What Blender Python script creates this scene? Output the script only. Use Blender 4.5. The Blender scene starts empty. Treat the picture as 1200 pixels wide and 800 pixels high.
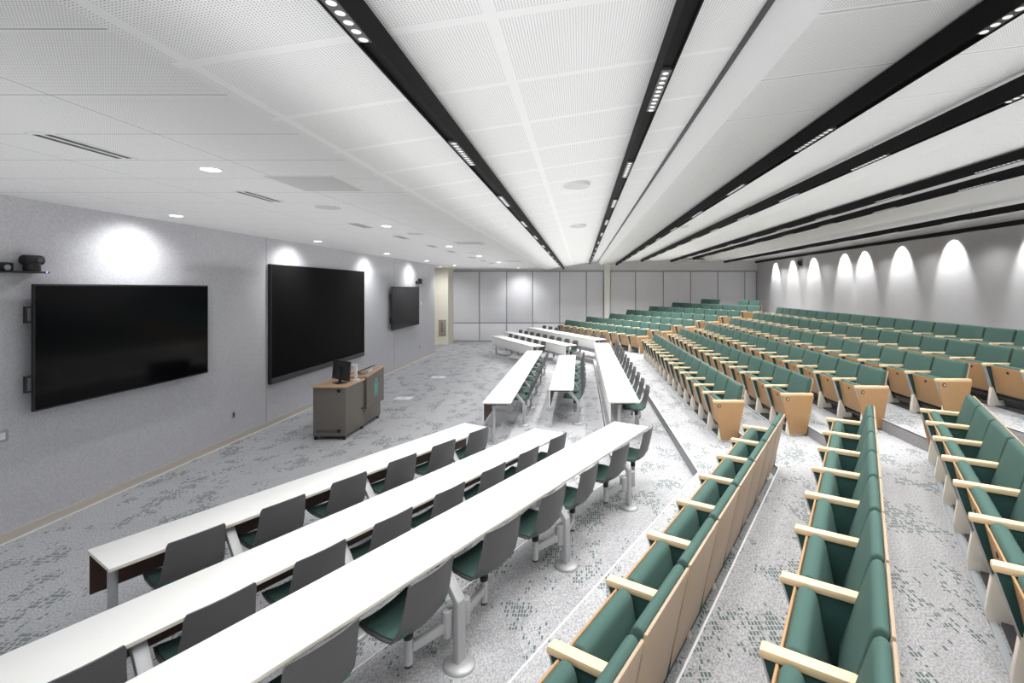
import bpy, bmesh, math, random
from mathutils import Vector, Matrix
random.seed(7)
sc = bpy.context.scene
COL = sc.collection
R = math.radians
H = 2.65            # camera height above the front floor
F = 553.0           # focal length in pixels of the 1200 px frame
TH = R(31.0); TF = R(29.9)

# ------------------------------------------------------------------ materials
def new_mat(name):
    m = bpy.data.materials.new(name); m.use_nodes = True
    nt = m.node_tree; b = nt.nodes['Principled BSDF']
    return m, nt, b
def lnk(nt, a, b): nt.links.new(a, b)
def mth(nt, op, a, b=None, c=None):
    n = nt.nodes.new('ShaderNodeMath'); n.operation = op
    for i, v in enumerate((a, b, c)):
        if v is None: continue
        if isinstance(v, (int, float)): n.inputs[i].default_value = v
        else: lnk(nt, v, n.inputs[i])
    return n.outputs[0]
def vmul(nt, v, s):
    n = nt.nodes.new('ShaderNodeVectorMath'); n.operation = 'MULTIPLY'
    lnk(nt, v, n.inputs[0]); n.inputs[1].default_value = s
    return n.outputs[0]
def mixc(nt, f, a, b):
    n = nt.nodes.new('ShaderNodeMix'); n.data_type = 'RGBA'
    if isinstance(f, (int, float)): n.inputs[0].default_value = f
    else: lnk(nt, f, n.inputs[0])
    for i, v in ((6, a), (7, b)):
        if isinstance(v, tuple): n.inputs[i].default_value = (*v, 1) if len(v) == 3 else v
        else: lnk(nt, v, n.inputs[i])
    return n.outputs[2]
def noise(nt, v, scale, detail=2, rough=.5):
    n = nt.nodes.new('ShaderNodeTexNoise'); lnk(nt, v, n.inputs['Vector'])
    n.inputs['Scale'].default_value = scale; n.inputs['Detail'].default_value = detail
    n.inputs['Roughness'].default_value = rough
    return n.outputs['Fac']
def ramp(nt, v, lo, hi):
    n = nt.nodes.new('ShaderNodeMapRange'); n.interpolation_type = 'SMOOTHSTEP'
    lnk(nt, v, n.inputs[0]); n.inputs[1].default_value = lo; n.inputs[2].default_value = hi
    return n.outputs[0]
def wpos(nt): return nt.nodes.new('ShaderNodeNewGeometry').outputs['Position']
def opos(nt): return nt.nodes.new('ShaderNodeTexCoord').outputs['Object']

def plain(name, col, rough=.5, metal=0, spec=.5, grain=0, gscale=60, stretch=(1, 1, 1)):
    m, nt, b = new_mat(name)
    b.inputs['Roughness'].default_value = rough; b.inputs['Metallic'].default_value = metal
    b.inputs['Specular IOR Level'].default_value = spec
    v = vmul(nt, opos(nt), stretch)
    f = noise(nt, v, gscale, 3)
    g = grain if grain else .03
    c1 = tuple(x * (1 - g) for x in col); c2 = tuple(min(1, x * (1 + g)) for x in col)
    lnk(nt, mixc(nt, f, c1, c2), b.inputs['Base Color'])
    return m

M = {}
M['green'] = plain('green_fabric', (.062, .120, .104), .85, 0, .25, .12, 220)
M['green_dark'] = plain('dark_green_fabric', (.024, .062, .055), .9, 0, .2, .12, 220)
M['maple'] = plain('maple_wood', (.40, .240, .115), .42, 0, .4, .10, 9, (6, 6, 1))
M['maple_back'] = plain('maple_back_cool_light', (.42, .325, .235), .5, 0, .3, .08, 9, (6, 6, 1))  # same maple, greyed to paint in the cooler, dimmer light on the backs
M['maple_arm'] = plain('maple_armrest', (.80, .60, .37), .4, 0, .4, .06, 9, (1, 8, 8))
M['cream'] = plain('cream_metal', (.74, .70, .62), .5)
M['steel'] = plain('silver_painted_steel', (.42, .425, .435), .42, .3)
M['grey_trim'] = plain('grey_trim_metal', (.42, .45, .48), .45, .2)
M['dark_steel'] = plain('dark_steel', (.06, .06, .065), .5, .2)
M['black'] = plain('black_plastic', (.012, .012, .013), .45)
M['strip_black'] = plain('matt_black_metal', (.007, .007, .007), .7, 0, .12)
M['shell'] = plain('grey_plastic_shell', (.105, .105, .108), .5, 0, .4)
M['white'] = plain('white_laminate', (.92, .92, .905), .45, 0, .4, .01, 3)
M['edge'] = plain('cream_edge_band', (.76, .73, .66), .5)
M['walnut'] = plain('dark_walnut', (.060, .030, .020), .5, 0, .4, .3, 5, (1, 1, 14))
M['oak'] = plain('oak_laminate', (.60, .40, .25), .45, 0, .4, .15, 6, (8, 1, 1))
M['taupe'] = plain('taupe_metal', (.165, .150, .132), .5, .1)
M['taupe_dark'] = plain('dark_taupe_metal', (.10, .09, .08), .5, .1)
M['white_plastic'] = plain('white_plastic', (.82, .83, .84), .4)
M['teal'] = plain('teal_paint', (.10, .52, .40), .5)
M['ledwall'] = plain('matte_black_screen', (.007, .0065, .0065), .6, 0, .06)
M['tv_glass'] = plain('glossy_black_glass', (.003, .003, .004), .12, 0, .10)
M['tv_frame'] = plain('black_bezel', (.008, .008, .009), .4)
M['white_metal'] = plain('white_metal', (.78, .78, .78), .5)
M['nosing'] = plain('white_nosing', (.78, .78, .77), .5)
M['tan'] = plain('tan_vinyl_base', (.54, .49, .43), .6)
M['creamwall'] = plain('cream_paint', (.85, .81, .70), .8, 0, .2)
M['column'] = plain('cream_column_paint', (.93, .93, .88), .7, 0, .2)
M['panel'] = plain('grey_lilac_panel', (.80, .80, .835), .8, 0, .2, .03, 2)
M['panel_seam'] = plain('panel_seam_grey', (.34, .34, .36), .6)
M['bulkhead'] = plain('grey_bulkhead', (.76, .76, .77), .8, 0, .2)
M['backwall'] = plain('grey_back_wall', (.54, .54, .55), .85, 0, .2, .04, 5)
M['cab_grey'] = plain('brushed_grey_cabinet', (.33, .31, .28), .4, .5)
M['cab_tan'] = plain('tan_cabinet_door', (.42, .36, .30), .5)
M['grille'] = plain('light_grille', (.58, .58, .58), .7)
M['lens_glass'] = plain('lens_glass', (.05, .05, .055), .1)

def mat_wall():
    m, nt, b = new_mat('grey_felt_wall'); p = wpos(nt)
    f = noise(nt, p, 55, 5, .75); g = noise(nt, p, 4, 3)
    c = mixc(nt, ramp(nt, f, .3, .7), (.48, .48, .505), (.66, .66, .69))
    c = mixc(nt, mth(nt, 'MULTIPLY', g, .25), c, (.46, .46, .48))
    lnk(nt, c, b.inputs['Base Color']); b.inputs['Roughness'].default_value = .95
    b.inputs['Specular IOR Level'].default_value = .1
    return m
M['feltwall'] = mat_wall()

def mat_carpet(name, base, dash, bs=2.1, lo=.50, hi=.60):
    m, nt, b = new_mat(name); p = wpos(nt)
    cs = vmul(nt, p, (1 / .022, 1 / .046, 0))
    fl = nt.nodes.new('ShaderNodeVectorMath'); fl.operation = 'FLOOR'; lnk(nt, cs, fl.inputs[0])
    fr = nt.nodes.new('ShaderNodeVectorMath'); fr.operation = 'FRACTION'; lnk(nt, cs, fr.inputs[0])
    wn = nt.nodes.new('ShaderNodeTexWhiteNoise'); wn.noise_dimensions = '2D'; lnk(nt, fl.outputs[0], wn.inputs['Vector'])
    sx = nt.nodes.new('ShaderNodeSeparateXYZ'); lnk(nt, fr.outputs[0], sx.inputs[0])
    inx = mth(nt, 'MULTIPLY', mth(nt, 'GREATER_THAN', sx.outputs[0], .22), mth(nt, 'LESS_THAN', sx.outputs[0], .86))
    iny = mth(nt, 'MULTIPLY', mth(nt, 'GREATER_THAN', sx.outputs[1], .14), mth(nt, 'LESS_THAN', sx.outputs[1], .90))
    blob = noise(nt, vmul(nt, p, (1.5, .9, 0)), bs, 5, .66)
    mask = mth(nt, 'MULTIPLY', ramp(nt, blob, lo, hi), .72)
    on = mth(nt, 'LESS_THAN', wn.outputs['Value'], mask)
    on = mth(nt, 'MULTIPLY', on, mth(nt, 'MULTIPLY', inx, iny))
    sp = noise(nt, vmul(nt, p, (1, .55, 1)), 95, 3, .8)
    sp2 = noise(nt, p, 2.2, 4)
    b1 = tuple(x * .60 for x in base); b2 = tuple(min(.95, x * 1.25) for x in base)
    c = mixc(nt, ramp(nt, sp, .33, .67), b1, b2)
    c = mixc(nt, mth(nt, 'MULTIPLY', ramp(nt, sp2, .45, .7), .22), c, tuple(x * .7 for x in base))
    c = mixc(nt, mth(nt, 'MULTIPLY', on, .85), c, dash)
    lnk(nt, c, b.inputs['Base Color']); b.inputs['Roughness'].default_value = 1
    b.inputs['Specular IOR Level'].default_value = .05
    return m
M['carpet'] = mat_carpet('patterned_carpet', (.46, .465, .485), (.06, .095, .088))
M['carpet_tier'] = mat_carpet('patterned_carpet_tier', (.42, .425, .44), (.065, .115, .10), 1.7, .49, .61)
M['carpet_riser'] = plain('grey_carpet_riser', (.30, .30, .31), 1, 0, .05, .5, 90)

def mat_ceiling(name, tx, ty, ox, oy, line, lw, hole=.0125, margin=.03, base=(.88, .88, .88)):
    m, nt, b = new_mat(name); p = wpos(nt)
    s = nt.nodes.new('ShaderNodeSeparateXYZ'); lnk(nt, p, s.inputs[0])
    X, Y = s.outputs[0], s.outputs[1]
    def tile(c, t, o):   # distance to the nearest tile joint in metres
        fr = mth(nt, 'FRACT', mth(nt, 'DIVIDE', mth(nt, 'ADD', c, 100 * t - o), t))
        return mth(nt, 'MULTIPLY', mth(nt, 'MINIMUM', fr, mth(nt, 'SUBTRACT', 1.0, fr)), t)
    d = mth(nt, 'MINIMUM', tile(X, tx, ox), tile(Y, ty, oy))
    hx = mth(nt, 'SUBTRACT', mth(nt, 'FRACT', mth(nt, 'DIVIDE', mth(nt, 'ADD', X, 50), hole)), .5)
    hy = mth(nt, 'SUBTRACT', mth(nt, 'FRACT', mth(nt, 'DIVIDE', mth(nt, 'ADD', Y, 50), hole)), .5)
    rr = mth(nt, 'SQRT', mth(nt, 'ADD', mth(nt, 'MULTIPLY', hx, hx), mth(nt, 'MULTIPLY', hy, hy)))
    hl = mth(nt, 'MULTIPLY', mth(nt, 'LESS_THAN', rr, .26), mth(nt, 'GREATER_THAN', d, margin))
    c = mixc(nt, mth(nt, 'MULTIPLY', hl, .72), base, (.30, .30, .30))
    c = mixc(nt, mth(nt, 'LESS_THAN', d, lw), c, line)
    lnk(nt, c, b.inputs['Base Color']); b.inputs['Roughness'].default_value = .8
    b.inputs['Specular IOR Level'].default_value = .2
    return m
M['ceil_front'] = mat_ceiling('perforated_front_ceiling', 1.21, .60, -2.66, 1.764, (.46, .46, .46), .006, margin=.016)
M['ceil_bay'] = mat_ceiling('perforated_bay_ceiling', 1.22, .61, -.36, 2.52, (.86, .86, .86), .016, margin=.022)
M['ceil_right'] = mat_ceiling('perforated_right_ceiling', 1.22, .61, 2.0, 2.52, (.50, .50, .50), .005, margin=.02)
M['ceil_plain'] = plain('white_ceiling_plaster', (.80, .80, .80), .8, 0, .2)

def mat_led():
    m, nt, b = new_mat('led_cells'); p = opos(nt)
    s = nt.nodes.new('ShaderNodeSeparateXYZ'); lnk(nt, p, s.inputs[0])
    fy = mth(nt, 'SUBTRACT', mth(nt, 'FRACT', mth(nt, 'DIVIDE', mth(nt, 'ADD', s.outputs[1], 10), .055)), .5)
    xx = mth(nt, 'DIVIDE', s.outputs[0], .055)
    rr = mth(nt, 'SQRT', mth(nt, 'ADD', mth(nt, 'MULTIPLY', fy, fy), mth(nt, 'MULTIPLY', xx, xx)))
    on = mth(nt, 'LESS_THAN', rr, .30)
    b.inputs['Base Color'].default_value = (.08, .08, .08, 1)
    b.inputs['Emission Color'].default_value = (1, 1, 1, 1)
    lnk(nt, mth(nt, 'MULTIPLY', on, .85), b.inputs['Emission Strength'])
    return m
M['led'] = mat_led()
def mat_emit(name, col, s):
    m, nt, b = new_mat(name); b.inputs['Base Color'].default_value = (*col, 1)
    b.inputs['Emission Color'].default_value = (*col, 1); b.inputs['Emission Strength'].default_value = s
    n = noise(nt, opos(nt), 3); lnk(nt, mixc(nt, n, tuple(c * .97 for c in col), col), b.inputs['Base Color'])
    return m
M['lens'] = mat_emit('downlight_lens', (1, 1, 1), 6)
M['blue_led'] = mat_emit('blue_indicator', (.25, .2, 1), 4)

# ------------------------------------------------------------------ mesh helpers
class MB:
    def __init__(s): s.bm = bmesh.new()
    def box(s, x0, x1, y0, y1, z0, z1):
        vs = [s.bm.verts.new((x, y, z)) for x in (x0, x1) for y in (y0, y1) for z in (z0, z1)]
        for f in ((0, 1, 3, 2), (4, 6, 7, 5), (0, 4, 5, 1), (2, 3, 7, 6), (0, 2, 6, 4), (1, 5, 7, 3)):
            s.bm.faces.new([vs[i] for i in f])
        return s
    def prism(s, pts, a, b, axis='y'):
        """polygon extruded along an axis: y -> pts are (x,z); z -> (x,y); x -> (y,z)"""
        def P(u, v, w): return {'y': (u, w, v), 'z': (u, v, w), 'x': (w, u, v)}[axis]
        A = [s.bm.verts.new(P(u, v, a)) for u, v in pts]; B = [s.bm.verts.new(P(u, v, b)) for u, v in pts]
        n = len(pts)
        s.bm.faces.new(A); s.bm.faces.new(B[::-1])
        for i in range(n):
            s.bm.faces.new([A[i], B[i], B[(i + 1) % n], A[(i + 1) % n]])
        return s
    def tube(s, p0, p1, r0, r1=None, n=14):
        r1 = r0 if r1 is None else r1
        p0, p1 = Vector(p0), Vector(p1); d = (p1 - p0).normalized()
        u = d.orthogonal().normalized(); v = d.cross(u)
        A = [s.bm.verts.new(p0 + r0 * (u * math.cos(t) + v * math.sin(t))) for t in [2 * math.pi * i / n for i in range(n)]]
        B = [s.bm.verts.new(p1 + r1 * (u * math.cos(t) + v * math.sin(t))) for t in [2 * math.pi * i / n for i in range(n)]]
        s.bm.faces.new(A[::-1]); s.bm.faces.new(B)
        for i in range(n): s.bm.faces.new([A[i], A[(i + 1) % n], B[(i + 1) % n], B[i]])
        return s
    def lathe(s, prof, cx=0, cy=0, sx=1, sy=1, n=20):
        rings = []
        for r, z in prof:
            rings.append([s.bm.verts.new((cx + sx * r * math.cos(t), cy + sy * r * math.sin(t), z)) for t in [2 * math.pi * i / n for i in range(n)]])
        for A, B in zip(rings, rings[1:]):
            for i in range(n): s.bm.faces.new([A[i], A[(i + 1) % n], B[(i + 1) % n], B[i]])
        s.bm.faces.new(rings[0][::-1]); s.bm.faces.new(rings[-1])
        return s
    def path(s, pts, w, t):
        """flat bar of width w (along y) and thickness t along an x-z path"""
        L = []
        for i, (x, z) in enumerate(pts):
            a = Vector(pts[max(0, i - 1)]); b = Vector(pts[min(len(pts) - 1, i + 1)])
            d = (b - a).normalized(); nrm = Vector((-d.y, d.x)) * t / 2
            L.append(((x + nrm.x, z + nrm.y), (x - nrm.x, z - nrm.y)))
        poly = [p[0] for p in L] + [p[1] for p in L[::-1]]
        return s.prism(poly, -w / 2, w / 2, 'y')
    def grid(s, rows, thick):
        vs = [[s.bm.verts.new(p) for p in r] for r in rows]
        fs = []
        for A, B in zip(vs, vs[1:]):
            for i in range(len(A) - 1): fs.append(s.bm.faces.new([A[i], A[i + 1], B[i + 1], B[i]]))
        bmesh.ops.recalc_face_normals(s.bm, faces=fs)
        bmesh.ops.solidify(s.bm, geom=fs, thickness=thick)
        return s
    def build(s, name, mat, parent=None, bevel=0, seg=2, smooth=False, loc=None, rz=0):
        bm = s.bm
        bmesh.ops.recalc_face_normals(bm, faces=bm.faces[:])
        if bevel:
            es = [e for e in bm.edges if len(e.link_faces) == 2 and e.calc_face_angle(0) > .35]
            bmesh.ops.bevel(bm, geom=es, offset=bevel, segments=seg, profile=.5, affect='EDGES', clamp_overlap=True)
        me = bpy.data.meshes.new(name); bm.to_mesh(me); bm.free()
        ms = mat if isinstance(mat, list) else [mat]
        for m_ in ms: me.materials.append(M[m_])
        if smooth or bevel:
            for p in me.polygons: p.use_smooth = True
            try: me.set_sharp_from_angle(angle=R(40))
            except Exception: pass
        o = bpy.data.objects.new(name, me); COL.objects.link(o)
        if parent: o.parent = parent
        if loc: o.location = loc
        o.rotation_euler.z = rz
        return o
def tag(o, label=None, cat=None, group=None, kind=None):
    if label: o['label'] = label
    if cat: o['category'] = cat
    if group: o['group'] = group
    if kind: o['kind'] = kind
    return o
def empty(name, loc=(0, 0, 0), rz=0):
    o = bpy.data.objects.new(name, None); COL.objects.link(o); o.location = loc; o.rotation_euler.z = rz
    o.empty_display_size = .1
    return o
def copy_tree(o, parent=None):
    c = o.copy(); COL.objects.link(c)
    if parent: c.parent = parent
    for ch in list(o.children): copy_tree(ch, c)
    return c
def struct(o, cat=None, label=None): return tag(o, label, cat, None, 'structure')
class Proto:
    """first use places the prototype itself, later uses copy it with its parts"""
    def __init__(s, root): s.root = root; s.used = False; s.src = root
    def place(s, loc, rz, label, cat, group, sy=1.0):
        o = copy_tree(s.root) if s.used else s.root
        s.used = True
        o.location = loc; o.rotation_euler.z = rz; o.scale = (1, sy, 1)
        return tag(o, label, cat, group)
ORD = ['zeroth', 'first', 'second', 'third', 'fourth', 'fifth', 'sixth', 'seventh', 'eighth', 'ninth', 'tenth', 'eleventh', 'twelfth',
       'thirteenth', 'fourteenth', 'fifteenth', 'sixteenth', 'seventeenth', 'eighteenth', 'nineteenth', 'twentieth']

# section frames: row axis e, facing-back axis n; p = offset along n, t = along the row
def near(p, t): return (p * math.cos(TH) + t * math.sin(TH), -p * math.sin(TH) + t * math.cos(TH))
def mid(p, t): return (p, t)
def far(p, t): return (p * math.cos(TF) - t * math.sin(TF), p * math.sin(TF) + t * math.cos(TF))
SEC = {'near': (near, -TH), 'mid': (mid, 0.0), 'far': (far, TF)}

# ------------------------------------------------------------------ room shell
Y0, Y1 = -3.2, 23.3
XW, XB = -5.99, 8.74
struct(MB().box(-8.3, XB, Y0, Y1, -.12, 0).build('floor', 'carpet'))
# tiers
LEV = [(.46, .15), (1.51, .30), (2.43, .45), (3.40, .60), (4.36, .765), (5.30, .93), (6.27, 1.11)]
def tier_poly(c):
    pn, pf = c - 3.33, c + 8.17
    dn = (3.33 - c * (1 - math.cos(TH))) / math.sin(TH)
    df = (8.17 + c * (1 - math.cos(TF))) / math.sin(TF)
    y = Y0; xn = (pn + y * math.sin(TH)) / math.cos(TH)
    yf = Y1; xf = (pf - yf * math.sin(TF)) / math.cos(TF)
    pts = [(xn, y), (c, dn), (c, df), (xf, yf)]
    return pts
def clip_pts(pts):
    # near line may start beyond the back wall
    out = list(pts)
    if out[0][0] > XB:
        (xa, ya), (xb, yb) = out[0], out[1]
        out[0] = (XB, ya + (yb - ya) * (XB - xa) / (xb - xa))
        return out, False
    return out, True
prev = 0.0
for i, (c, z) in enumerate(LEV):
    pts, full = clip_pts(tier_poly(c))
    poly = pts + [(XB, Y1)] + ([(XB, Y0)] if full else [])
    o = MB().prism(poly, 0 if i == 0 else prev - .01, z, 'z').build('floor', ['carpet_tier', 'carpet_riser'])
    for pl in o.data.polygons:
        if abs(pl.normal.z) < .5: pl.material_index = 1
    struct(o)
    # white nosing along the step edge
    mb = MB()
    for (a, b) in zip(pts, pts[1:]):
        a, b = Vector(a), Vector(b); d = (b - a).normalized(); n = Vector((d.y, -d.x))
        q = [a - d * .0, b + d * .0, b + n * .013, a + n * .013]
        mb.prism([(v.x, v.y) for v in q], z - .012, z + .004, 'z')
    struct(mb.build('trim_%d' % (i + 1), 'nosing'))
    prev = z
# one more small tier in the far corner for the last far row
c8 = 7.22
pn, pf = c8 - 3.33, c8 + 8.17
df = (8.17 + c8 * (1 - math.cos(TF))) / math.sin(TF)
o = MB().prism([(c8, df), ((pf - Y1 * math.sin(TF)) / math.cos(TF), Y1), (XB, Y1), (XB, df)], 1.10, 1.29, 'z').build('floor', ['carpet_tier', 'carpet_riser'])
for pl in o.data.polygons:
    if abs(pl.normal.z) < .5: pl.material_index = 1
struct(o)

# walls
struct(MB().box(XW - .2, XW, Y0, 19.43, 0, 4.4).build('wall_front', 'feltwall'))
struct(MB().box(-8.5, -8.3, Y0, Y1, 0, 4.4).build('wall_recess', 'creamwall'))
struct(MB().box(-8.3, -6.25, 22.3, Y1, 0, 4.4).build('wall_corner', 'creamwall'))
struct(MB().box(-8.5, XB + .2, Y1, Y1 + .2, 0, 4.6).build('wall_far', 'bulkhead'))
struct(MB().box(XB, XB + .2, Y0, Y1, 0, 4.6).build('wall_back', 'backwall'))
struct(MB().box(XW, XW + .014, Y0, 19.43, 0.012, .105).build('baseboard_front', 'tan'))
struct(MB().box(XW, XW + .03, Y0, 19.43, 0, .012).build('trim_20', 'nosing'))
struct(MB().box(-8.3, -6.235, 22.286, 22.3, 0, .10).build('baseboard_corner', 'creamwall'))
for k, y in enumerate((9.0, 2.6, 15.2)):
    struct(MB().box(XW, XW + .004, y - .006, y + .006, .11, 3.62).build('trim_%d' % (21 + k), 'panel_seam'))
# far operable-wall panels
PX = lambda px: (px - 680) * Y1 / F
seams = [530.5, 561.9, 593.7, 624.2, 655.9, 687.2, 707.3]
seams2 = [715, 744.8, 777.2, 809.2, 841, 872.7, 886]
def wall_panels(ss, lower):
    for a, b in zip(ss, ss[1:]):
        xa, xb = PX(a) + .026, PX(b) - .026
        r = empty('wall_panel', ((xa + xb) / 2, Y1, 0)); w = (xb - xa) / 2
        idx = wall_panels.n; wall_panels.n += 1
        z1 = 3.48
        MB().box(-w, w, -.03, -.002, .98, z1).build('upper_panel', 'panel', r, .004)
        MB().box(-w, w, -.03, -.002, .09, .92).build('lower_panel', 'panel', r, .004)
        MB().box(-w, w, -.018, -.004, .925, .975).build('rail', 'panel_seam', r)
        MB().box(-w, w, -.022, -.004, .03, .085).build('bottom_seal', 'panel_seam', r)
        side = 'left' if b <= 708 else 'right'
        k = ss.index(a) + 1
        tag(r, 'grey folding partition wall panel, %s in the run %s of the cream column' % (ORD[k], side), 'wall panel', 'grey partition panels on the far wall')
wall_panels.n = 0
wall_panels(seams, True); wall_panels(seams2, False)
struct(MB().box(PX(530), PX(893), Y1 - .0018, Y1 - .0005, .03, 3.48).build('trim_32', 'panel_seam'))
struct(MB().box(PX(530.5), PX(893), Y1 - .05, Y1 - .001, 3.48, 3.54).build('trim_30', 'panel_seam'))
struct(MB().box(-6.25, PX(893), Y1 - .012, Y1 - .001, 0, .03).build('baseboard_far', 'creamwall'))
o = MB().box(PX(708), PX(714.6), Y1 - .22, Y1 - .001, 0, 3.85).build('column', 'column', None, .01)
struct(o)
# ceiling: sawtooth bays running along the room
prof = [(-8.3, 3.62), (-1.72, 3.62), (-1.64, 3.55), (.85, 3.94), (.965, 3.76), (2.95, 4.02), (3.30, 3.94), (5.75, 4.10), (6.1, 3.97), (XB, 4.06)]
mats = ['ceil_front', 'ceil_plain', 'ceil_bay', 'ceil_plain', 'ceil_right', 'ceil_plain', 'ceil_right', 'ceil_plain', 'ceil_right']
def ceil_z(x):
    for (a, za), (b, zb) in zip(prof, prof[1:]):
        if a <= x <= b: return za + (zb - za) * (x - a) / (b - a)
    return 4
CE = Y1 - .9
for k, ((a, za), (b, zb)) in enumerate(zip(prof, prof[1:])):
    y1 = Y1 if k == 0 else CE
    struct(MB().prism([(a, za), (b, zb), (b, zb + .05), (a, za + .05)], Y0, y1, 'y').build('ceiling', mats[k]))
struct(MB().box(-8.3, XB, Y0, Y1, 4.40, 4.45).build('ceiling', 'ceil_plain'))
struct(MB().box(-1.72, XB, CE, Y1, 3.98, 4.03).build('ceiling', 'ceil_plain'))
struct(MB().box(-1.8, -1.72, CE, Y1, 3.62, 4.0).build('ceiling', 'ceil_plain'))
# dark reveal beside the white beam face
struct(MB().prism([(.835, 3.935), (.86, 3.938), (.86, 3.92), (.835, 3.918)], Y0, CE, 'y').build('trim_31', 'dark_steel'))

# ------------------------------------------------------------------ linear ceiling lights
LIGHT_E = 17.0
def area(name, loc, sx, sy, e, rot=(0, 0, 0), col=(1, 1, 1), parent=None, spread=None):
    l = bpy.data.lights.new(name, 'AREA'); l.shape = 'RECTANGLE'; l.size = sx; l.size_y = sy; l.energy = e; l.color = col
    if spread: l.spread = spread
    o = bpy.data.objects.new(name, l); COL.objects.link(o); o.location = loc; o.rotation_euler = rot
    if parent: o.parent = parent
    return o
def spot(loc, target, e, size, blend, r=.04):
    l = bpy.data.lights.new('spot_lamp', 'SPOT'); l.energy = e; l.spot_size = size; l.spot_blend = blend; l.shadow_soft_size = r
    o = bpy.data.objects.new('spot_lamp', l); COL.objects.link(o); o.location = loc
    o.rotation_euler = (Vector(target) - Vector(loc)).to_track_quat('-Z', 'Y').to_euler()
    return o
# x centre, bottom z, height, width, far end y, first module y, label
STR = [(-.785, 3.545, .105, .07, 22.3, 1.45, 'black linear ceiling light nearest the front wall'),
       (.432, 3.735, .105, .07, 21.2, 4.35, 'black linear ceiling light left of the white beam face'),
       (1.70, 3.725, .115, .07, 22.2, 3.45, 'black linear ceiling light just right of the white beam face'),
       (2.73, 3.835, .115, .07, 21.1, 2.75, 'black linear ceiling light, second to the right of the white beam face'),
       (4.26, 3.89, .095, .07, 22.2, 3.1, 'black linear ceiling light, left one of the close pair'),
       (4.74, 3.87, .095, .07, 19.8, 2.2, 'shorter black linear ceiling light, right one of the close pair'),
       (6.47, 3.80, .095, .07, 21.2, 3.0, 'black linear ceiling light, second from the back wall'),
       (8.18, 3.84, .09, .07, 22.0, 3.0, 'black linear ceiling light closest to the back wall')]
STEP = 1.72
for i, (x, zb, h, w, ye, ym, lab) in enumerate(STR):
    r = empty('linear_light', (x, 0, zb))
    tag(r, lab, 'ceiling light', 'black linear ceiling lights')
    # U-shaped housing
    t = .008
    hb = MB().box(-w / 2, -w / 2 + t, -2.5, ye, 0, h).box(w / 2 - t, w / 2, -2.5, ye, 0, h).box(-w / 2 + t, w / 2 - t, -2.5, ye, .02, .03)
    hb.box(-w / 2 + t, w / 2 - t, -2.5, ye, h - t, h)
    hb.build('housing', 'strip_black', r)
    y = ym - 2 * STEP
    while y < ye - .4:
        if y > -2.4:
            MB().box(-w / 2 + t + .001, w / 2 - t - .001, -.275, .275, .004, .018).build('light_module', 'led', r, loc=(0, y, 0))
            e = LIGHT_E
            if i == 7: e *= .35
            if i in (4, 5): e *= .75
            if y < 3: e *= .72
            if y > 17: e *= 2.4 if i > 2 else 1.8
            area('module_lamp', (x, y, zb - .004), .045, .55, e, (0, 0, 0), (1.0, .985, .965), None, R(125))
        y += STEP
    hy = 1.0
    while hy < ye:
        zc = ceil_z(x)
        if zc - zb - h > .01:
            MB().tube((0, hy, h - .001), (0, hy, zc - zb + .01), .006, n=8).build('hanger_rod', 'white_metal', r)
        hy += 3.4
# added fill lamps, no fixture there: broad soft light up onto the ceiling bays
for (x, wd, z, e) in ((-.2, 2.2, 3.40, 85), (3.4, 3.2, 3.70, 75), (7.0, 2.0, 3.70, 32), (-4.2, 3.4, 3.0, 78)):
    area('ceiling_fill_lamp', (x, 10.0, z), wd, 24.0, e, (math.pi, 0, 0))

# ------------------------------------------------------------------ ceiling fittings of the front zone
ZC = 3.62
def downlight(x, y, z, lab, e, tgt=None, size=R(140), blend=.9):
    r = empty('downlight', (x, y, z)); tag(r, lab, 'ceiling light', 'recessed downlights of the front ceiling')
    MB().lathe([(.075, -.006), (.08, -.003), (.08, .0)], n=24).build('trim_ring', 'white_metal', r)
    MB().lathe([(.066, -.0085), (.066, -.0062)], n=24).build('lens', 'lens', r)
    spot((x, y, z - .03), tgt or (x, y, 0), e, size, blend, .05)
for k, y in enumerate((2.87, 6.27, 9.65, 13.1, 16.5)):
    downlight(-5.37, y, ZC, 'round recessed downlight by the front wall, %s from the near end' % ORD[k + 1], 95, (-5.99, y, 2.45), R(124), 1.0)
for k, y in enumerate((3.83, 7.3, 10.8, 14.0, 17.4)):
    downlight(-3.0, y, ZC, 'round recessed downlight over the open front floor, %s from the near end' % ORD[k + 1], 60, None, R(130), 1.0)
downlight(-5.25, 19.7, ZC, 'round recessed downlight beyond the end of the front wall', 110)
downlight(-6.2, 20.9, ZC, 'added round downlight brightening the corner before the cream wall', 160, (-6.5, 22.0, 1.0), R(130), 1.0)  # added lamp, lifts the dark recess and the cream corner
downlight(-2.9, 22.1, ZC, 'round recessed downlight washing the far partition wall', 130, (-2.9, 23.2, 1.5), R(110), 1.0)
for k, y in enumerate((3.22, 4.96, 7.24, 8.9, 10.75, 12.35, 14.7, 16.4, 17.9)):
    r = empty('slot_diffuser', (-3.37, y, ZC)); tag(r, 'white ceiling air slot with two black gaps, %s from the near end' % ORD[k + 1], 'air vent', 'ceiling slot diffusers')
    MB().box(-.075, .075, -.30, .30, -.008, 0).build('frame', 'ceil_plain', r)
    for s in (-1, 1):
        MB().box(s * .038 - .02, s * .038 + .02, -.27, .27, -.0095, -.008).build('slot', 'black', r)
for k, (x, y) in enumerate(((-2.42, 4.36), (-2.35, 10.0), (-2.35, 16.8))):
    r = empty('return_grille', (x, y, ZC)); tag(r, 'square grey return air grille, %s from the near end' % ORD[k + 1], 'air vent', 'square ceiling grilles')
    MB().box(-.30, .30, -.30, .30, -.008, 0).build('frame', 'ceil_plain', r)
    MB().box(-.28, .28, -.28, .28, -.012, -.0082).build('grille', 'grille', r)
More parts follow.
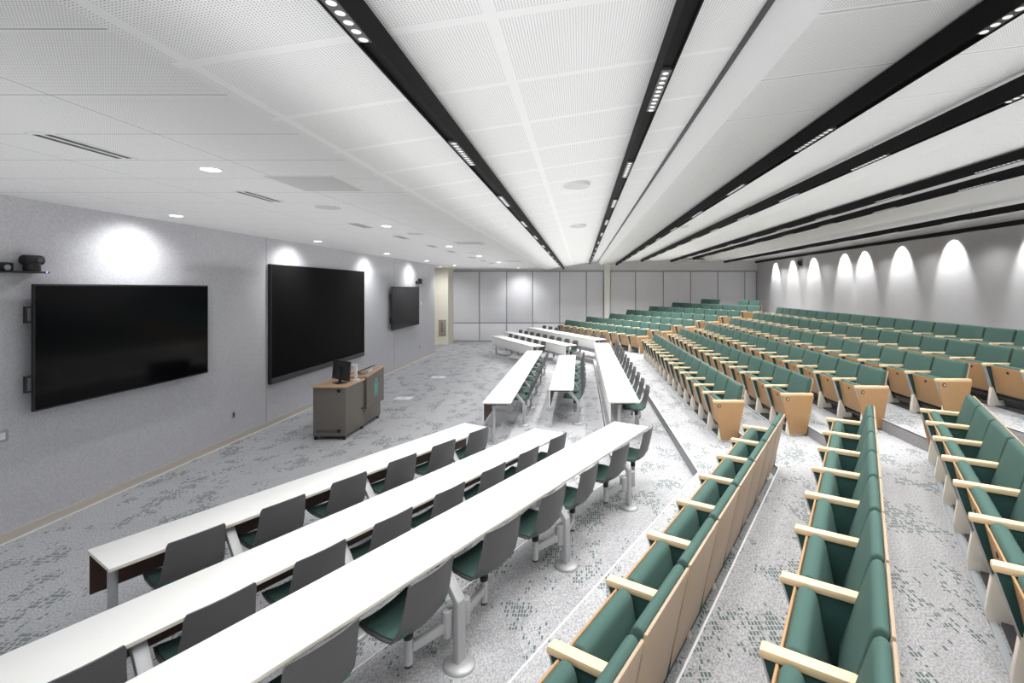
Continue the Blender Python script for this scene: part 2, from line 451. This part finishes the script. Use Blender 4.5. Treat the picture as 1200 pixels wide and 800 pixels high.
for k, (x, y) in enumerate(((-3.0, 5.62), (-2.9, 8.3), (-2.9, 12.8))):
    r = empty('ceiling_speaker', (x, y, ZC)); tag(r, 'round ceiling speaker grille in the front ceiling, %s from the near end' % ORD[k + 1], 'ceiling speaker', 'round ceiling speakers')
    MB().lathe([(.15, -.008), (.155, -.004), (.155, 0)], n=28).build('ring', 'white_metal', r)
    MB().lathe([(.14, -.0105), (.14, -.0085)], n=28).build('grille', 'grille', r)
for k, (x, y) in enumerate(((-.05, 5.2), (-.05, 8.6), (2.0, 9.4))):
    z = ceil_z(x) - .02
    r = empty('ceiling_speaker', (x, y, z)); tag(r, 'round ceiling speaker in the sloped bay %s' % (('left of the white beam, nearer one', 'left of the white beam, farther one', 'right of the white beam')[k]), 'ceiling speaker', 'round ceiling speakers')
    MB().lathe([(.15, -.008), (.155, -.004), (.155, .05)], n=28).build('ring', 'white_metal', r)
    MB().lathe([(.14, -.0105), (.14, -.0085)], n=28).build('grille', 'grille', r)
# wall-wash spots over the back wall
for y in (21.1, 19.4, 17.66, 15.6, 14.5, 12.83, 11.05, 9.0, 6.8, 4.0):
    spot((XB - .38, y, 4.0), (XB, y, 3.36), 150, R(64), .5, .03)

# ------------------------------------------------------------------ tip-up auditorium seats
PITCH = .607
def end_panel(r, y, s):
    """wooden aisle panel on the outer side s of a stanchion at y"""
    MB().prism([(.0, .602), (.472 if s < 0 else .44, .602), (.36 if s < 0 else .30, .03), (.115, .03)], y + s * .024, y + s * .042, 'y').build('end_panel', 'maple', r, .003)
    p = MB(); c = (.068, .556)
    p.tube((c[0] + .012, y + s * .042, c[1]), (c[0] + .012, y + s * .047, c[1]), .025, n=20)
    rp = p.build('row_plate', 'black', r)
    MB().tube((c[0] + .012, y + s * .047, c[1]), (c[0] + .012, y + s * .049, c[1]), .011, n=14).build('plate_disc', 'white_plastic', rp)
def stanchion(r, y, arm_x1=.415):
    MB().prism([(.006, .598), (.43, .598), (.37, .20), (.32, .10), (.17, .10), (.135, .20)], y - .0225, y + .0225, 'y').build('side_panel', 'green_dark', r, .006)
    MB().prism([(.0, .598), (.010, .598), (.137, .20), (.126, .20)], y - .024, y + .024, 'y').build('front_trim', 'grey_trim', r)
    MB().prism([(.102, .30), (.118, .30), (.20, .10), (.27, .10), (.31, .0), (.10, .0), (.075, .02), (.07, .06), (.082, .16)], y - .0245, y + .0245, 'y').build('foot', 'cream', r, .006)
    MB().prism([(-.006, .603), (-.004, .632), (.008, .636), (arm_x1, .636), (arm_x1, .598), (.0, .598)], y - .031, y + .031, 'y').build('armrest', 'maple_arm', r, .004)
def make_seat(low_end=False, high=None):
    r = empty('auditorium_seat')
    a, b = .032, PITCH - .032
    # backrest cushion with its plywood back
    bc = MB().prism([(.275, .36), (.402, .80), (.418, .845), (.444, .862), (.468, .852), (.478, .83), (.36, .33), (.315, .33)], .024, PITCH - .024, 'y').build('backrest', 'green', r, .018, 3)
    MB().prism([(.352, .205), (.366, .203), (.496, .842), (.481, .846)], .014, PITCH - .014, 'y').build('back_panel', 'maple_back', bc, .003)
    # folded seat
    st = MB().prism([(.078, .56), (.084, .612), (.106, .634), (.138, .636), (.17, .618), (.183, .585), (.245, .27), (.235, .235), (.20, .222), (.157, .228)], a + .018, b - .018, 'y').build('seat_cushion', 'green', r, .016, 3)
    pb = MB().prism([(.064, .608), (.077, .608), (.156, .215), (.144, .213)], a + .010, b - .010, 'y').build('seat_panel', 'maple', st, .003)
    MB().tube((.084, PITCH / 2, .545), (.070, PITCH / 2, .543), .017, n=14).build('number_plate', 'black', pb)
    MB().box(.19, .24, a + .01, b - .01, .185, .215).build('hinge_bar', 'dark_steel', r, .004)
    stanchion(r, 0, .47 if low_end else .43)
    if low_end: end_panel(r, 0, -1)
    if high:
        stanchion(r, PITCH, .45)
        if high == 'end': end_panel(r, PITCH, 1)
    return r
P_mid = Proto(make_seat())
P_low = Proto(make_seat(True))
P_high = Proto(make_seat(False, 'end'))
P_last = Proto(make_seat(False, 'plain'))
protos_used = [P_mid, P_low, P_high, P_last]

def rail(sec, p, t0, t1, z, lab):
    fn, rz = SEC[sec]
    r = empty('seat_floor_rail', (*fn(p, t0), z), rz)
    tag(r, lab, 'seat rail', 'floor rails under the seat rows')
    MB().box(.145, .285, -.02, t1 - t0 + .02, .0, .022).build('base_plate', 'dark_steel', r)
    MB().box(.085, .125, -.02, t1 - t0 + .02, .0, .014).build('metal_edge', 'grey_trim', r)
    MB().box(.19, .235, .0, t1 - t0, .13, .17).build('beam', 'dark_steel', r)

def seat_row(sec, p, t0, t1, n, z, block, rowname, low_end, high_end, aisle_low):
    fn, rz = SEC[sec]
    pit = (t1 - t0) / n; sy = pit / PITCH
    for i in range(n):
        k = i + 1 if aisle_low else n - i
        first = (i == 0); last = (i == n - 1)
        pr = P_mid
        if first and low_end: pr = P_low
        if last: pr = P_high if high_end else P_last
        where = 'nearer aisle' if sec == 'mid' else 'centre aisle'
        lab = 'green tip-up seat, %s from the %s, %s row of %s block' % (ORD[k], where, rowname, block)
        pr.place((*fn(p, t0 + i * pit), z), rz, lab, 'auditorium seat', 'green seats in the %s row of the %s block' % (rowname, block), sy)
    rail(sec, p, t0, t1, z, 'dark metal floor rail under the %s seat row of the %s block' % (rowname, block))

# nearest block
seat_row('near', -1.302, 6.14 - 8 * .607, 6.14, 8, .30, 'nearest', 'front', False, True, False)
seat_row('near', -.386, 6.44 - 8 * .607, 6.44, 8, .45, 'nearest', 'second', False, True, False)
seat_row('near', .572, 6.84 - 8 * .607, 6.84, 8, .60, 'nearest', 'third', False, True, False)
# middle block
RN = ['front', 'second', 'third', 'fourth', 'fifth', 'sixth', 'seventh']
CX = [2.045, 3.007, 4.0, 4.93, 5.87, 6.82]
CD0 = [7.26, 7.065, 6.86, 6.54, 5.66, 6.05]
CD1 = [15.80, 16.2, 16.6, 16.84, 17.13, 17.4]
CN = [14, 15, 16, 17, 19, 19]
CZ = [.30, .45, .60, .765, .93, 1.11]
for i in range(6):
    seat_row('mid', CX[i], CD0[i], CD1[i], CN[i], CZ[i], 'middle', RN[i], i < 5, True, True)
# far block
FP = [10.2 + .965 * i for i in range(7)]
FT0 = [13.64, 13.45, 13.23, 13.0, 12.74, 12.57]
FT1 = [19.9, 19.55, 19.0, 18.95, 18.6, 18.3]
FZ = CZ + [1.29]
FT1 = [min(t, (23.20 - (p + .49) * math.sin(TF)) / math.cos(TF)) for t, p in zip(FT1, FP)]
for i in range(6):
    n = round((FT1[i] - FT0[i]) / .637)
    seat_row('far', FP[i], FT0[i], FT1[i], n, FZ[i], 'far', RN[i], True, False, True)
# last far row: two pairs with a gap
def farpt(px, p, d=None):
    dd = (p / math.cos(TF)) / ((px - 680) / F + math.tan(TF)); X = (px - 680) * dd / F
    return -X * math.sin(TF) + dd * math.cos(TF)
for (pa, pb, nm) in ((822, 844, 'wall-side pair of the seventh'), (866, 892, 'aisle-side pair of the seventh')):
    tb, ta = farpt(pa, FP[6] + .45), farpt(pb, FP[6] + .45)
    fn, rz = SEC['far']
    for k in range(2):
        pit = (tb - ta) / 2
        (P_low if k == 0 else P_last).place((*fn(FP[6], ta + k * pit), FZ[6]), rz,
            'green tip-up seat, %s one, %s row of far block' % (('right', 'left')[k], nm), 'auditorium seat', 'green seats in the back row of the far block', pit / PITCH)

# ------------------------------------------------------------------ swing-arm chairs
def make_chair():
    r = empty('swivel_chair')
    prof = [(-.235, .432, .165), (-.215, .452, .195), (-.12, .448, .212), (0, .440, .215), (.085, .442, .212), (.135, .465, .208), (.165, .515, .204), (.19, .60, .198), (.212, .69, .190), (.230, .785, .186), (.238, .822, .176)]
    rows = []
    for i, (x, z, w) in enumerate(prof):
        row = []
        for j in range(9):
            s = (j - 4) / 4
            c = s * s
            if i <= 4: row.append((x + .01 * c * (i == 0), s * w, z + .018 * c))
            else: row.append((x - .035 * c, s * w, z + .018 * c * max(0, 1 - (i - 4) / 3) - (.012 * c if i == 10 else 0)))
        rows.append(row)
    MB().grid(rows, .011).build('shell', 'shell', r, smooth=True)
    pad = [(-.215, .466, .165), (-.20, .474, .18), (-.12, .470, .192), (0, .462, .195), (.075, .463, .192), (.115, .477, .186), (.135, .50, .17)]
    rows = [[(x, (j - 4) / 4 * w, z + .016 * ((j - 4) / 4) ** 2) for j in range(9)] for x, z, w in pad]
    MB().grid(rows, .014).build('seat_pad', 'green', r, smooth=True)
    MB().tube((0, 0, .36), (0, 0, .432), .024, .05).build('seat_mount', 'black', r, smooth=True)
    p = MB().tube((0, 0, .175), (0, 0, .335), .026).build('post', 'steel', r, smooth=True)
    MB().tube((0, 0, .335), (0, 0, .362), .030).build('collar', 'black', p, smooth=True)
    MB().tube((0, 0, .158), (0, 0, .176), .024).build('foot_cap', 'black', p, smooth=True)
    return r
def make_arm_chair(s):
    """chair with a swing arm reaching to a leg on the +y (s=1) or -y side"""
    r = make_chair()
    MB().path([(0, 0), (0, 0)], .01, .01).bm.free()
    m = MB(); L = .245
    # bar from the post towards the leg hinge
    x1, y1 = .075, s * .262
    d = Vector((x1, y1, 0)).normalized(); n = Vector((-d.y, d.x, 0)) * .021
    a, b = Vector((0, 0, .27)) + d * .02, Vector((x1, y1, .27))
    vs = []
    for P in (a, b):
        for q, z in ((n, .030), (n, -.030), (-n, -.030), (-n, .030)):
            vs.append(m.bm.verts.new(P + q + Vector((0, 0, z))))
    for f in ((0, 1, 2, 3), (7, 6, 5, 4), (0, 4, 5, 1), (1, 5, 6, 2), (2, 6, 7, 3), (3, 7, 4, 0)):
        m.bm.faces.new([vs[i] for i in f])
    arm = m.build('swing_arm', 'steel', r, .008)
    MB().tube((x1, y1, .20), (x1, y1, .375), .040, n=20).build('hinge', 'steel', arm, .01, smooth=True)
    return r
P_cp = Proto(make_arm_chair(1)); P_cm = Proto(make_arm_chair(-1))

def leg_bent(r, rear, t, z):
    """bent leg (rear = local x of the table's rear edge)"""
    l = MB().path([(rear - .16, .672), (rear - .12, .672), (rear + .085, .43), (rear + .085, .02)], .070, .050).build('leg', 'steel', r, .006, loc=(0, t, 0))
    MB().lathe([(.115, 0), (.115, .012), (.105, .024), (.06, .034), (.045, .036)], cx=rear + .085, sx=1.0, sy=.85).build('base_plate', 'steel', l, smooth=True)
def leg_straight(r, x, t):
    l = MB().tube((x, 0, .012), (x, 0, .675), .029, n=18).build('leg', 'steel', r, smooth=True, loc=(0, t, 0))
    MB().box(x - .085, x + .085, -.06, .06, 0, .014).build('base_plate', 'steel', l, .004)

def table(sec, p0, w, t0, t1, z, lab, legs_bent, legs_str, sx, chairs, blk, trow, aisle_low=True):
    fn, rz = SEC[sec]
    r = empty('lecture_table', (*fn(p0, t0), z), rz); L = t1 - t0
    tag(r, lab, 'table', 'long white lecture tables')
    top = MB().box(0, w, 0, L, .689, .715).build('tabletop', ['white', 'edge'], r, .003)
    for pl in top.data.polygons:
        if abs(pl.normal.z) < .4: pl.material_index = 1
    mp = MB().box(.012, .026, .004, L - .004, .385, .688).build('modesty_panel', 'white', r, .002)
    MB().box(.0262, .034, .006, L - .006, .387, .688).build('panel_lining', 'walnut', mp)
    MB().box(.09, w - .07, .03, L - .03, .664, .688).build('support_rail', 'dark_steel', r)
    for t in legs_bent: leg_bent(r, w, t - t0, z)
    for t in legs_str: leg_straight(r, sx, t - t0)
    n = len(chairs)
    cs = sorted(chairs)
    for i, c in enumerate(cs):
        t, side = c[0], c[1]
        rot = c[2] if len(c) > 2 else 0
        dp = c[3] if len(c) > 3 else (.06 if sec == 'mid' else 0)
        k = i + 1 if aisle_low else n - i
        end = {'near': 'far end', 'mid': 'near end', 'far': 'near end'}[sec]
        # the chair seat sits tucked under the rear edge of the table
        (P_cp if side > 0 else P_cm).place((*fn(p0 + w - .035 + dp, t), z), rz + rot,
            'grey shell chair with green pad, %s from %s, %s' % (ORD[k], end, trow), 'chair', 'grey swing-arm chairs at the %s' % trow)

def pairs(legs, off=.33): return [(l + s * off, -s) for l in legs for s in (-1, 1)]
# nearest block: front table, second table, third table
tA = [1.56, 2.18, 2.79, 3.41, 4.0, 4.60]
table('near', -4.934, .473, 1.115, 4.98, 0, 'long white table in the nearest block, the one closest to the lectern',
      [1.87, 3.1, 4.3], [1.17, 4.92], .33, [(t, 1 if i % 2 == 0 else -1) for i, t in enumerate(tA)], 'nearest', 'front table of nearest block', False)
tB = [.70, 1.31, 1.91, 2.51, 3.12, 3.72, 4.32, 4.92]
table('near', -3.907, .474, .05, 5.285, 0, 'long white table in the nearest block, middle one of its three',
      [1.0, 2.21, 3.42, 4.62], [5.22], .33, [(t, 1 if i % 2 == 0 else -1) for i, t in enumerate(tB)], 'nearest', 'middle table of nearest block', False)
tC = [(1.31, -1, 0), (1.96, 1, .08), (2.64, -1, -.05), (3.28, 1, 0), (3.88, -1, .05), (4.57, 1, -.05), (5.28, -1, .10)]
table('near', -2.873, .487, .05, 5.68, .15, 'long white table in the nearest block, the one right in front of the green seats',
      [.95, 2.27, 3.58, 4.90], [], .33, tC, 'nearest', 'rear table of nearest block', False)
# middle block
legs = [9.13 + 1.32 * i for i in range(5)]
table('mid', -1.664, .484, 8.01, 14.72, 0, 'long white table in the middle block, the one beside the open front floor', legs, [8.08], .18,
      pairs(legs)[1:-1], 'middle', 'front table of middle block')
legs = [9.25 + 1.30 * i for i in range(4)]
table('mid', -.605, .474, 9.06, 13.72, 0, 'shorter white table in the middle block, between two longer ones', legs, [], .18,
      pairs(legs)[1:], 'middle', 'middle table of middle block')
legs = [8.45 + 1.30 * i for i in range(6)]
table('mid', .455, .484, 7.45, 15.47, .15, 'long white table in the middle block, the one nearest the green seats', legs, [7.53], .16,
      pairs(legs), 'middle', 'rear table of middle block')
# far block
def fl(a, n, s): return [a + s * i for i in range(n)]
table('far', 6.467, .45, 14.44, 18.53, 0, 'white table in the far block, lowest and closest to the camera', [15.15, 16.4, 17.65], [14.5, 18.45], .18,
      [(14.85 + .62 * i, 1 if i % 2 == 0 else -1) for i in range(6)], 'far', 'front table of far block')
table('far', 7.524, .45, 14.11, 20.05, 0, 'long white table in the far block, middle one of its three', [14.8 + 1.24 * i for i in range(5)], [14.17, 19.98], .18,
      [(14.47 + .62 * i, 1 if i % 2 == 0 else -1) for i in range(9)], 'far', 'middle table of far block')
table('far', 8.64, .46, 13.99, 19.95, .15, 'long white table in the far block, just below the green seats', [14.75 + 1.23 * i for i in range(5)], [14.05, 19.9], .18,
      [(14.44 + .615 * i, 1 if i % 2 == 0 else -1) for i in range(9)], 'far', 'rear table of far block')

# ------------------------------------------------------------------ front wall: screens, cameras, plates
def tv(y0, y1, z0, z1, lab):
    r = empty('wall_display', (XW, (y0 + y1) / 2, z0)); tag(r, lab, 'screen', 'glossy black wall displays')
    w, h = (y1 - y0) / 2, z1 - z0
    b = MB().box(.098, .125, -w, w, 0, h).build('bezel', 'tv_frame', r, .006)
    MB().box(.1251, .1275, -w + .02, w - .02, .02, h - .02).build('screen', 'tv_glass', b)
    MB().box(.0, .098, -w * .6, w * .6, h * .25, h * .8).build('wall_mount', 'black', r)
    for z in (h * .22, h * .76):
        m = MB().box(.085, .115, -w - .06, -w - .045, z - .09, z + .09).box(.085, .115, -w - .045, -w + .01, z - .09, z - .07).box(.085, .115, -w - .045, -w + .01, z + .07, z + .09)
        m.build('side_handle', 'black', r)
tv(5.06, 7.44, 1.325, 2.70, 'large glossy black display on the grey front wall at the left edge')
tv(14.70, 17.2, 1.345, 2.715, 'glossy black display on the front wall past the big matte screen')
r = empty('led_video_wall', (XW, 11.0, .81)); tag(r, 'huge matte black screen on the front wall behind the lectern', 'screen')
MB().box(0, .06, -1.94, 1.94, .11, 2.30).build('screen', 'ledwall', r, .004)
MB().box(0, .075, -1.94, 1.94, 0, .105).build('speaker_bar', 'dark_steel', r, .006)
MB().box(.0, .066, -1.955, -1.94, .0, 2.31).box(.0, .066, 1.94, 1.955, 0, 2.31).box(0, .066, -1.94, 1.94, 2.30, 2.31).build('frame', 'black', r)

def ptz(loc, rz, lab, s=1.0):
    """camera on a bracket, lens looking along local +x"""
    r = empty('conference_camera', loc, rz); r.scale = (s, s, s); tag(r, lab, 'camera', 'black wall cameras')
    MB().box(0, .16, -.20, .16, -.02, 0).build('bracket', 'black', r, .004)
    w = MB().box(0, .05, -.20, -.08, -.0, .085).build('wall_plate', 'black', r, .006)
    MB().tube((.05, -.135, .035), (.056, -.135, .035), .028, n=18).build('badge', 'grey_trim', w)
    MB().lathe([(.062, .001), (.068, .01), (.066, .07), (.058, .09)], cx=.09, cy=.05).build('base', 'black', r, smooth=True)
    hd = MB().tube((.09, -.035, .12), (.09, .135, .12), .056, n=22).build('head', 'black', r, .012, smooth=True)
    MB().tube((.145, .075, .118), (.155, .075, .118), .03, n=18).build('lens', 'lens_glass', hd, smooth=True)
    MB().tube((.16, .13, -.008), (.163, .13, -.008), .008, n=10).build('indicator', 'blue_led', r)
ptz((XW - .003, 5.03, 2.835), 0, 'black camera on a bracket above the leftmost display', 1.0)
ptz((XW - .003, 17.35, 2.84), 0, 'black camera on the front wall above the far display')
ptz((XB + .003, 18.7, 3.58), math.pi, 'black camera high on the back wall among the light scallops')
tag(MB().tube((XW + .004, 17.33, 2.8), (XW + .004, 17.42, 2.4), .006, n=8).build('camera_cable', 'grey_trim'), 'thin grey cable hanging below the far camera', 'cable')
tag(MB().tube((XW + .0058, 4.80, 2.80), (XW + .0058, 4.2, 2.56), .006, n=8).build('camera_cable', 'grey_trim'), 'thin grey cable sagging left below the near camera', 'cable')
def plate(y, z, w, h, lab, name, cat, mat='steel', ins='white_plastic'):
    r = empty(name, (XW - .002, y, z)); tag(r, lab, cat)
    b = MB().box(0, .008, -w / 2, w / 2, -h / 2, h / 2).build('cover', mat, r, .003)
    MB().box(.008, .012, -w * .25, w * .25, -h * .3, h * .3).build('insert', ins, b)
plate(8.15, .47, .075, .12, 'grey power outlet low on the front wall beside the leftmost display', 'wall_outlet', 'outlet', 'steel', 'dark_steel')
plate(4.88, 1.12, .12, .12, 'metal wall plate with a white switch under the leftmost display', 'wall_switch', 'switch')
plate(17.6, .48, .075, .12, 'small outlet low on the front wall below the far display', 'wall_outlet', 'outlet', 'steel', 'dark_steel')
plate(17.75, 2.10, .10, .15, 'small white thermostat on the front wall beside the far display', 'thermostat', 'thermostat', 'white_plastic', 'white_plastic')
# extinguisher cabinet on the cream wall
cx, cy = (518.5 - 680) * 22.3 / F, 22.3
r = empty('extinguisher_cabinet', (cx, cy, .43)); tag(r, 'tall grey fire extinguisher cabinet set in the cream corner wall', 'cabinet')
MB().box(-.165, .165, -.03, .0, 0, .74).build('frame', 'cab_grey', r, .006)
d = MB().box(-.135, .135, -.038, -.03, .035, .705).build('door', 'cab_tan', r, .003)
m = MB()
random.seed(3)
for k in range(9):   # dark vertical lettering reading down the door
    z = .60 - k * .055
    m.box(-.055, .03, -.0395, -.038, z, z + .012); m.box(-.055, -.035, -.0395, -.038, z, z + .04)
    if k % 2: m.box(.005, .03, -.0395, -.038, z + .012, z + .04)
    else: m.box(-.03, .03, -.0395, -.038, z + .026, z + .038)
m.build('lettering', 'black', d)

# floor plates
for k, (x, y) in enumerate(((-4.27, 11.4), (-4.24, 14.1))):
    r = empty('floor_box', (x, y, 0)); tag(r, 'white floor outlet plate on the front carpet, %s' % (('nearer to the lectern', 'farther from the lectern')[k]), 'floor box', 'white floor outlet plates')
    MB().box(-.20, .20, -.13, .13, 0, .008).build('lid', 'white_plastic', r, .003)
    MB().box(-.05, .05, -.03, .03, .008, .011).build('latch', 'grey_trim', r)

# ------------------------------------------------------------------ lectern
r = empty('lectern', (-4.38, 8.22, 0)); tag(r, 'grey metal lectern on casters with oak top and teal emblem', 'lectern')
MB().box(-.29, .285, .02, .72, .07, .915).build('cabinet', 'taupe', r, .012)
e = MB().box(-.305, .305, -.01, .735, .918, .95).build('desktop', 'oak', r, .010)
MB().box(-.27, .265, .755, 1.50, .07, .95).build('rear_cabinet', 'taupe', r, .008)
MB().box(-.29, .26, .74, 1.53, .952, .982).build('rear_desktop', 'oak', r, .008)
fp = MB().prism([(.76, .36), (1.54, .36), (1.54, 1.03), (.76, .955)], .288, .318, 'x').build('front_panel', 'taupe', r, .004)
MB().prism([(.745, .957), (1.555, 1.034), (1.555, 1.068), (.745, .991)], .235, .335, 'x').build('panel_cap', 'oak', r, .006)
MB().box(.2855, .292, .735, .752, .30, .91).box(.2855, .292, .70, .715, .30, .91).build('seam_trim', 'taupe_dark', r)
MB().box(.286, .30, .60, .70, .40, .412).build('door_lock', 'black', r)
MB().box(-.235, .21, .015, .0205, .13, .185).build('vent_panel', 'taupe_dark', r)
MB().box(-.27, .26, .05, 1.46, .055, .0695).build('plinth', 'dark_steel', r)
for z in (.865, .165):
    MB().tube((.165, .0205, z), (.165, .012, z), .032, n=20).build('grommet', 'black', r)
MB().box(-.305, -.291, .25, .30, .42, .54).build('door_handle', 'black', r, .003)
for (x, y) in ((-.26, .06), (.24, .06), (.24, 1.42), (-.24, 1.42), (.24, .72), (-.24, .72)):
    c = MB().tube((x - .018, y, .032), (x + .018, y, .032), .032, n=18).build('caster', 'black', r, .004)
    MB().box(x - .022, x + .022, y - .02, y + .02, .045, .07).build('fork', 'black', c)
# emblem: ring with a crown above and three tails below
m = MB(); X = .318; cy_, cz = 1.17, .72
def ring(m, cy_, cz, r0, r1, n=24, a0=0, a1=2 * math.pi, x0=.3181, x1=.3215):
    for i in range(n):
        t0 = a0 + (a1 - a0) * i / n; t1 = a0 + (a1 - a0) * (i + 1) / n
        q = [(cy_ + rr * math.cos(t), cz + rr * math.sin(t)) for rr, t in ((r0, t0), (r1, t0), (r1, t1), (r0, t1))]
        m.prism(q, x0, x1, 'x')
ring(m, cy_, cz, .055, .085); ring(m, cy_, cz, .0, .026, 12)
ring(m, cy_, cz + .10, .028, .052, 16)
for s in (-1, 0, 1):
    m.prism([(cy_ + s * .055 - .014, cz - .08), (cy_ + s * .055 + .014, cz - .08), (cy_ + s * .065 + .008, cz - .18 - (.03 if s == 0 else 0)), (cy_ + s * .065 - .008, cz - .18 - (.03 if s == 0 else 0))], .3181, .3215, 'x')
m.build('emblem', 'teal', fp)

# things on the lectern
r = empty('monitor', (-4.33, 8.50, .95), R(-36)); tag(r, 'black computer monitor seen from behind on the lectern', 'monitor')
MB().box(-.10, .10, -.09, .09, 0, .014).build('base', 'black', r, .004)
MB().box(-.03, .03, -.015, .015, .012, .30).build('stand', 'black', r, .004)
s = MB().prism([(-.002, .055), (.028, .055), (.058, .40), (.028, .40)], -.29, .29, 'x').build('screen', 'black', r, .006)
MB().tube((-.035, -.012, .25), (-.035, .02, .25), .028, n=18).build('emblem_disc', 'dark_steel', r)
r = empty('document_camera', (-4.15, 8.72, .95), R(-80)); tag(r, 'white document camera with folded arm standing on the lectern', 'document camera')
MB().box(-.08, .08, -.06, .06, 0, .03).build('base', 'white_plastic', r, .008)
MB().box(-.03, .03, -.025, .025, .03, .27).build('column', 'white_plastic', r, .008)
MB().box(-.025, .025, -.17, .03, .27, .305).build('arm', 'white_plastic', r, .008)
MB().tube((0, -.15, .24), (0, -.15, .272), .022, n=16).build('camera_head', 'grey_trim', r)
r = empty('touch_panel', (-4.22, 9.28, .982), R(0)); tag(r, 'small black tilted touch panel on the raised lectern top', 'touch panel')
MB().prism([(-.10, 0), (.10, 0), (.10, .09), (.06, .09)], -.09, .09, 'y').build('stand', 'white_plastic', r, .004)
MB().prism([(-.15, .035), (-.145, .02), (.13, .135), (.125, .15)], -.16, .16, 'y').build('screen', 'tv_glass', r, .003)
for k, (a, b) in enumerate((((-4.30, 9.02, .987), (-4.42, 9.3, .987)), ((-4.30, 9.3, .987), (-4.5, 9.15, .987)))):
    m = MB(); q0 = Vector(a)
    for j in range(1, 9):
        u = j / 8; q1 = Vector(a).lerp(Vector(b), u) + Vector((-.06, .06, 0)) * math.sin(u * math.pi)
        m.tube(q0, q1, .005, n=8); q0 = q1
    o = m.build('lectern_cable', 'black')
    tag(o, 'thin black cable lying on the raised lectern top, %s' % (('nearer the monitor', 'behind the touch panel')[k]), 'cable', 'cables on the lectern')

# ------------------------------------------------------------------ unused prototypes
for p in protos_used + [P_cp, P_cm]:
    if not p.used:
        for ch in list(p.root.children_recursive): bpy.data.objects.remove(ch)
        bpy.data.objects.remove(p.root)

# ------------------------------------------------------------------ world, camera, look
w = bpy.data.worlds.new('world'); sc.world = w; w.use_nodes = True
w.node_tree.nodes['Background'].inputs[0].default_value = (.95, .97, 1, 1)
w.node_tree.nodes['Background'].inputs[1].default_value = .9
cam = bpy.data.cameras.new('camera'); co = bpy.data.objects.new('camera', cam); COL.objects.link(co)
co.location = (0, 0, H); co.rotation_euler = (R(90), 0, 0)
cam.sensor_width = 36; cam.sensor_fit = 'HORIZONTAL'; cam.lens = F / 1200 * 36
cam.shift_x = (600 - 680) / 1200; cam.shift_y = (338 - 400) / 1200
cam.clip_start = .05; cam.clip_end = 100
sc.camera = co
sc.view_settings.view_transform = 'Standard'
sc.view_settings.look = 'None'
sc.view_settings.exposure = 0
sc.cycles.use_denoising = True
sc.cycles.max_bounces = 8; sc.cycles.diffuse_bounces = 5
sc.cycles.sample_clamp_indirect = 6
